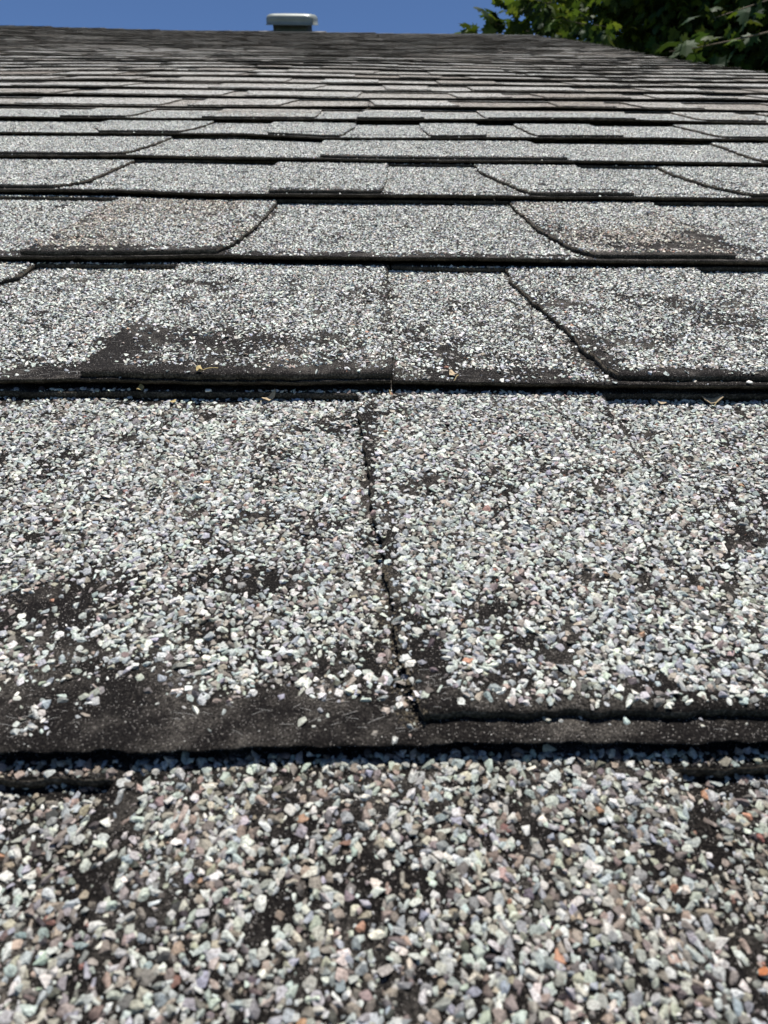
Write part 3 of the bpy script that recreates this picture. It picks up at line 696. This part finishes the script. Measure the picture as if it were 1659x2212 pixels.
for u, v, s, lb in ((1610, 852, .0011, 'round white pebble lying in the dark gap by the right side'), (450, 846, .0012, 'pale round pebble in the gap between the dried petals')):
    Vt, Ft = TPL_HI[3]; me = new_mesh('pebble', Vt * s, [tuple(int(i) for i in f) for f in Ft], PEB, True); thing('pebble', lb, 'pebble', place(u, v, s * .4), None, me)
def straw(label, u, v, L, a):
    x, y = px(u, v, 2 * T); z = surf_z(x, y); k = np.linspace(0, 1, 7)
    V, F = ribbon_tubes([np.stack([(k - .5) * L * math.cos(a), (k - .5) * L * math.sin(a), .0006 + .0006 * np.sin(k * 3.1)], -1)], .00013)
    thing('straw', label, 'straw', M_ROOF @ Matrix.Translation((x, y, z)), None, fast_mesh('straw', V, F, YEL))
straw('thin dry straw across the shingle edge by the left pebble', 455, 826, .006, .5)
straw('thin straw hanging over the shingle edge above the central seam', 842, 838, .004, 1.7)
straw('short straw lying beside the beige floret right of the seam', 985, 829, .0045, 1.2)
straw('straw stuck beside the pointed tan leaf scrap at right', 1556, 846, .005, .9)
# dirt and moss crumbs lodged at the foot of the central seam
DIRT = simple('dirt', (.095, .08, .058), .95, .1, nscale=2500, namp=.5)
P_ = []
for i in range(900):
    tt = rng.random(); u, v = np.interp(tt, [0, .35, .7, 1], [828, 845, 868, 900]) + rng.normal(0, 12 + 8 * math.sin(tt * 3.1)), 1230 + tt * 350
    x, y = px(u - 6, v, 2 * T); P_.append((x, y, surf_z(x, y) - .0001))
P_ = np.array(P_); Vv, Ff, Cc = stones(P_, rng.uniform(.00012, .0005, len(P_)), np.ones(len(P_), bool), TPL_LO, np.ones(len(P_)))
ctr = P_.mean(0); Vv = Vv - ctr
thing('moss_clump', 'brown crumbs of dirt and dry moss lodged along the central seam', 'moss', M_ROOF @ Matrix.Translation(ctr), None, fast_mesh('moss_clump', Vv, Ff, DIRT))

# ------------------------------------------------------------------ tree
def mat_leaf(name, c1, c2):
    g = NT(name); a = g.n('ShaderNodeAttribute', attribute_name='tint')
    g.l(a.outputs['Color'], g.b.inputs['Base Color']); g.b.inputs['Roughness'].default_value = .55; g.b.inputs['Specular IOR Level'].default_value = .10
    tr = g.n('ShaderNodeBsdfTranslucent'); mu = g.n('ShaderNodeMix', data_type='RGBA', blend_type='MULTIPLY'); mu.inputs[0].default_value = 1
    g.l(a.outputs['Color'], mu.inputs[6]); mu.inputs[7].default_value = (1.5, 1.35, .45, 1); g.l(mu.outputs[2], tr.inputs[0])
    mx = g.n('ShaderNodeMixShader'); mx.inputs[0].default_value = .36; g.l(g.b.outputs[0], mx.inputs[1]); g.l(tr.outputs[0], mx.inputs[2]); g.l(mx.outputs[0], g.t.nodes['Material Output'].inputs[0]); return g.m
LEAF = mat_leaf('maple_leaf', None, None); BARK = simple('bark', (.11, .085, .06), .9, .2, nscale=12, namp=.4, bump=.01)
def leaf_template():                           # five-lobed leaf, folded along the middle, stalk at the origin
    half = [(0, 0), (.16, .02), (.36, -.10), (.33, .12), (.58, .26), (.40, .33), (.52, .52), (.30, .52), (.22, .56), (.30, .80), (.14, .84), (0, 1.05)]
    V = [(x, y, -abs(x) * .28 - (y - .4) ** 2 * .25) for x, y in half] + [(-x, y, -abs(x) * .28 - (y - .4) ** 2 * .25) for x, y in half[1:-1]]
    V.append((0, .40, .02)); c = len(V) - 1; n = len(half)
    ringi = list(range(n)) + list(range(len(V) - 2, n - 1, -1)); F = [(c, ringi[i], ringi[(i + 1) % len(ringi)]) for i in range(len(ringi))]
    return np.array(V), np.array(F)
LV, LF = leaf_template()
def leaves(P, D, size, base, org):              # P stalk points, D outward direction
    n = len(P); D = D + rng.normal(0, .55, D.shape); D[:, 2] -= .45; D /= np.linalg.norm(D, axis=1)[:, None]
    up = np.array([0, 0, 1.0]) + rng.normal(0, .55, (n, 3)); s = np.cross(D, up); s /= np.linalg.norm(s, axis=1)[:, None] + 1e-9; nn = np.cross(s, D)
    sz = size * rng.uniform(.6, 1.2, n)
    Q = P[:, None, :] + sz[:, None, None] * (LV[None, :, 0:1] * s[:, None, :] + LV[None, :, 1:2] * D[:, None, :] + LV[None, :, 2:3] * nn[:, None, :])
    Fq = (LF[None] + (np.arange(n) * len(LV))[:, None, None]).reshape(-1, 3)
    C = np.array(base)[rng.integers(0, len(base), n)] * rng.uniform(.75, 1.2, (n, 1)); C = np.repeat(np.clip(C, 0, 1), len(LV), 0)
    return Q.reshape(-1, 3) - np.array(org), Fq, C
GREENS = [(.21, .28, .14), (.18, .25, .14), (.24, .31, .13), (.16, .24, .15), (.31, .36, .15), (.22, .27, .17)]
BRIGHT = [(.19, .26, .14), (.17, .24, .14), (.24, .31, .14), (.15, .22, .14), (.27, .32, .17)]
CW = camo.matrix_world
def ray(u, v, depth):                          # a point of the place seen at (u, v), that far from the camera along its axis
    return np.array(CW @ Vector(((u - 829.5) / FPX * depth, -(v - 1106) / FPX * depth, -depth)))
def limb(V, F, pts, r0, r1, n=7):
    b = len(V); m = len(pts)
    for i, p in enumerate(pts):
        d = Vector(pts[min(i + 1, m - 1)]) - Vector(pts[max(i - 1, 0)]); d.normalize(); a = d.orthogonal().normalized(); c_ = d.cross(a); r = r0 + (r1 - r0) * i / (m - 1)
        for k in range(n): q = 2 * math.pi * k / n; V.append(tuple(Vector(p) + r * (a * math.cos(q) + c_ * math.sin(q))))
    for i in range(m - 1):
        for k in range(n): F.append((b + i * n + k, b + i * n + (k + 1) % n, b + (i + 1) * n + (k + 1) % n, b + (i + 1) * n + k))
cc = ray(1690, -160, 9.2); base = np.array([cc[0] + .3, cc[1] + .6, 0.0])
tree = thing('maple_tree', 'large dark maple tree with lobed green leaves behind the right side of the roof', 'tree', Matrix.Translation(base))
V, F = [], []; top = cc + np.array([0, 0, .4])
tp = [base + (top - base) * t + np.array([.12 * math.sin(t * 5), .1 * math.cos(t * 4) - .1, 0]) for t in np.linspace(0, 1, 9)]
limb(V, F, [tuple(p - base) for p in tp], .24, .07, 12)
Rc = np.array([3.35, 3.0, 3.2]); cl, cd = [], []
for i in range(150):
    d = rng.normal(size=3); d /= np.linalg.norm(d); r = rng.uniform(.25, 1.0) ** .5; end = cc + d * Rc * r * (1 + .13 * math.sin(d[0] * 7 + d[2] * 5))
    st = tp[rng.integers(4, 9)]; mid = (st + end) / 2 + rng.normal(0, .15, 3) + np.array([0, 0, .2])
    limb(V, F, [tuple(q - base) for q in (st, (st + mid) / 2 + rng.normal(0, .05, 3), mid, (mid + end) / 2 + rng.normal(0, .06, 3), end)], .035, .007, 5)
    cl.append(end); cd.append(d)
link('trunk', new_mesh('trunk', V, F, BARK, True), tree)
LP, LD = [], []
for e, d in zip(cl, cd):
    m = 230; q = rng.normal(0, 1, (m, 3)) * np.array([.42, .42, .30]); LP.append(e + q); LD.append(q * .8 + d * .5)
m = 16000; d = rng.normal(size=(m, 3)); d /= np.linalg.norm(d, axis=1)[:, None]; rr_ = rng.uniform(0, .93, m) ** .45; LP.append(cc + d * Rc * rr_[:, None]); LD.append(d)
LP, LD = np.concatenate(LP), np.concatenate(LD)
Vv, Ff, Cc = leaves(LP, LD, .125, GREENS, base); link('crown', fast_mesh('crown', Vv, Ff, LEAF, Cc), tree)
# boughs reaching over the roof edge
def bough(pts_uvd, nleaf, size, name='bough', spread=.10):
    pts = [ray(*p) for p in pts_uvd]; V, F = [], []
    st = pts[0]; limb(V, F, [tuple(p - base) for p in pts], .006, .002, 5)
    o = link('branch', new_mesh('branch', V, F, BARK, True), tree)
    P_, D_ = [], []
    for i in range(nleaf):
        t = rng.uniform(.15, 1) * (len(pts) - 1); k = min(int(t), len(pts) - 2); p = pts[k] + (pts[k + 1] - pts[k]) * (t - k); q = rng.normal(0, spread, 3); P_.append(p + q); D_.append(q * 6 + (pts[-1] - pts[0]) / np.linalg.norm(pts[-1] - pts[0]) * .5)
    Vv, Ff, Cc = leaves(np.array(P_), np.array(D_), size, BRIGHT, base); link('leaves', fast_mesh('leaves', Vv, Ff, LEAF, Cc), o)
bough([(1330, 60, 6.6), (1250, 50, 6.4), (1210, 40, 6.3), (1165, 38, 6.3)], 100, .12, spread=.13)
bough([(1250, 0, 6.8), (1190, 5, 6.6), (1150, 12, 6.5), (1125, 20, 6.5)], 75, .12, spread=.11)
bough([(1250, 90, 7.4), (1160, 72, 7.3), (1090, 55, 7.2), (1058, 48, 7.2)], 30, .16, spread=.07)
bough([(1090, 70, 7.6), (1030, 66, 7.5), (990, 50, 7.5)], 11, .14, spread=.05)
bough([(1200, 20, 7.4), (1120, 22, 7.3), (1085, 26, 7.2)], 34, .16, spread=.08)
bough([(1800, -60, 4.6), (1690, -10, 4.3), (1600, 20, 4.1), (1540, 40, 4.0)], 46, .105, spread=.11)
bough([(1700, 60, 4.2), (1580, 88, 3.9), (1500, 104, 3.8), (1445, 112, 3.8)], 14, .11, spread=.04)
print('script', round(time.time() - T0, 1), 's', 'objects', len(bpy.data.objects))
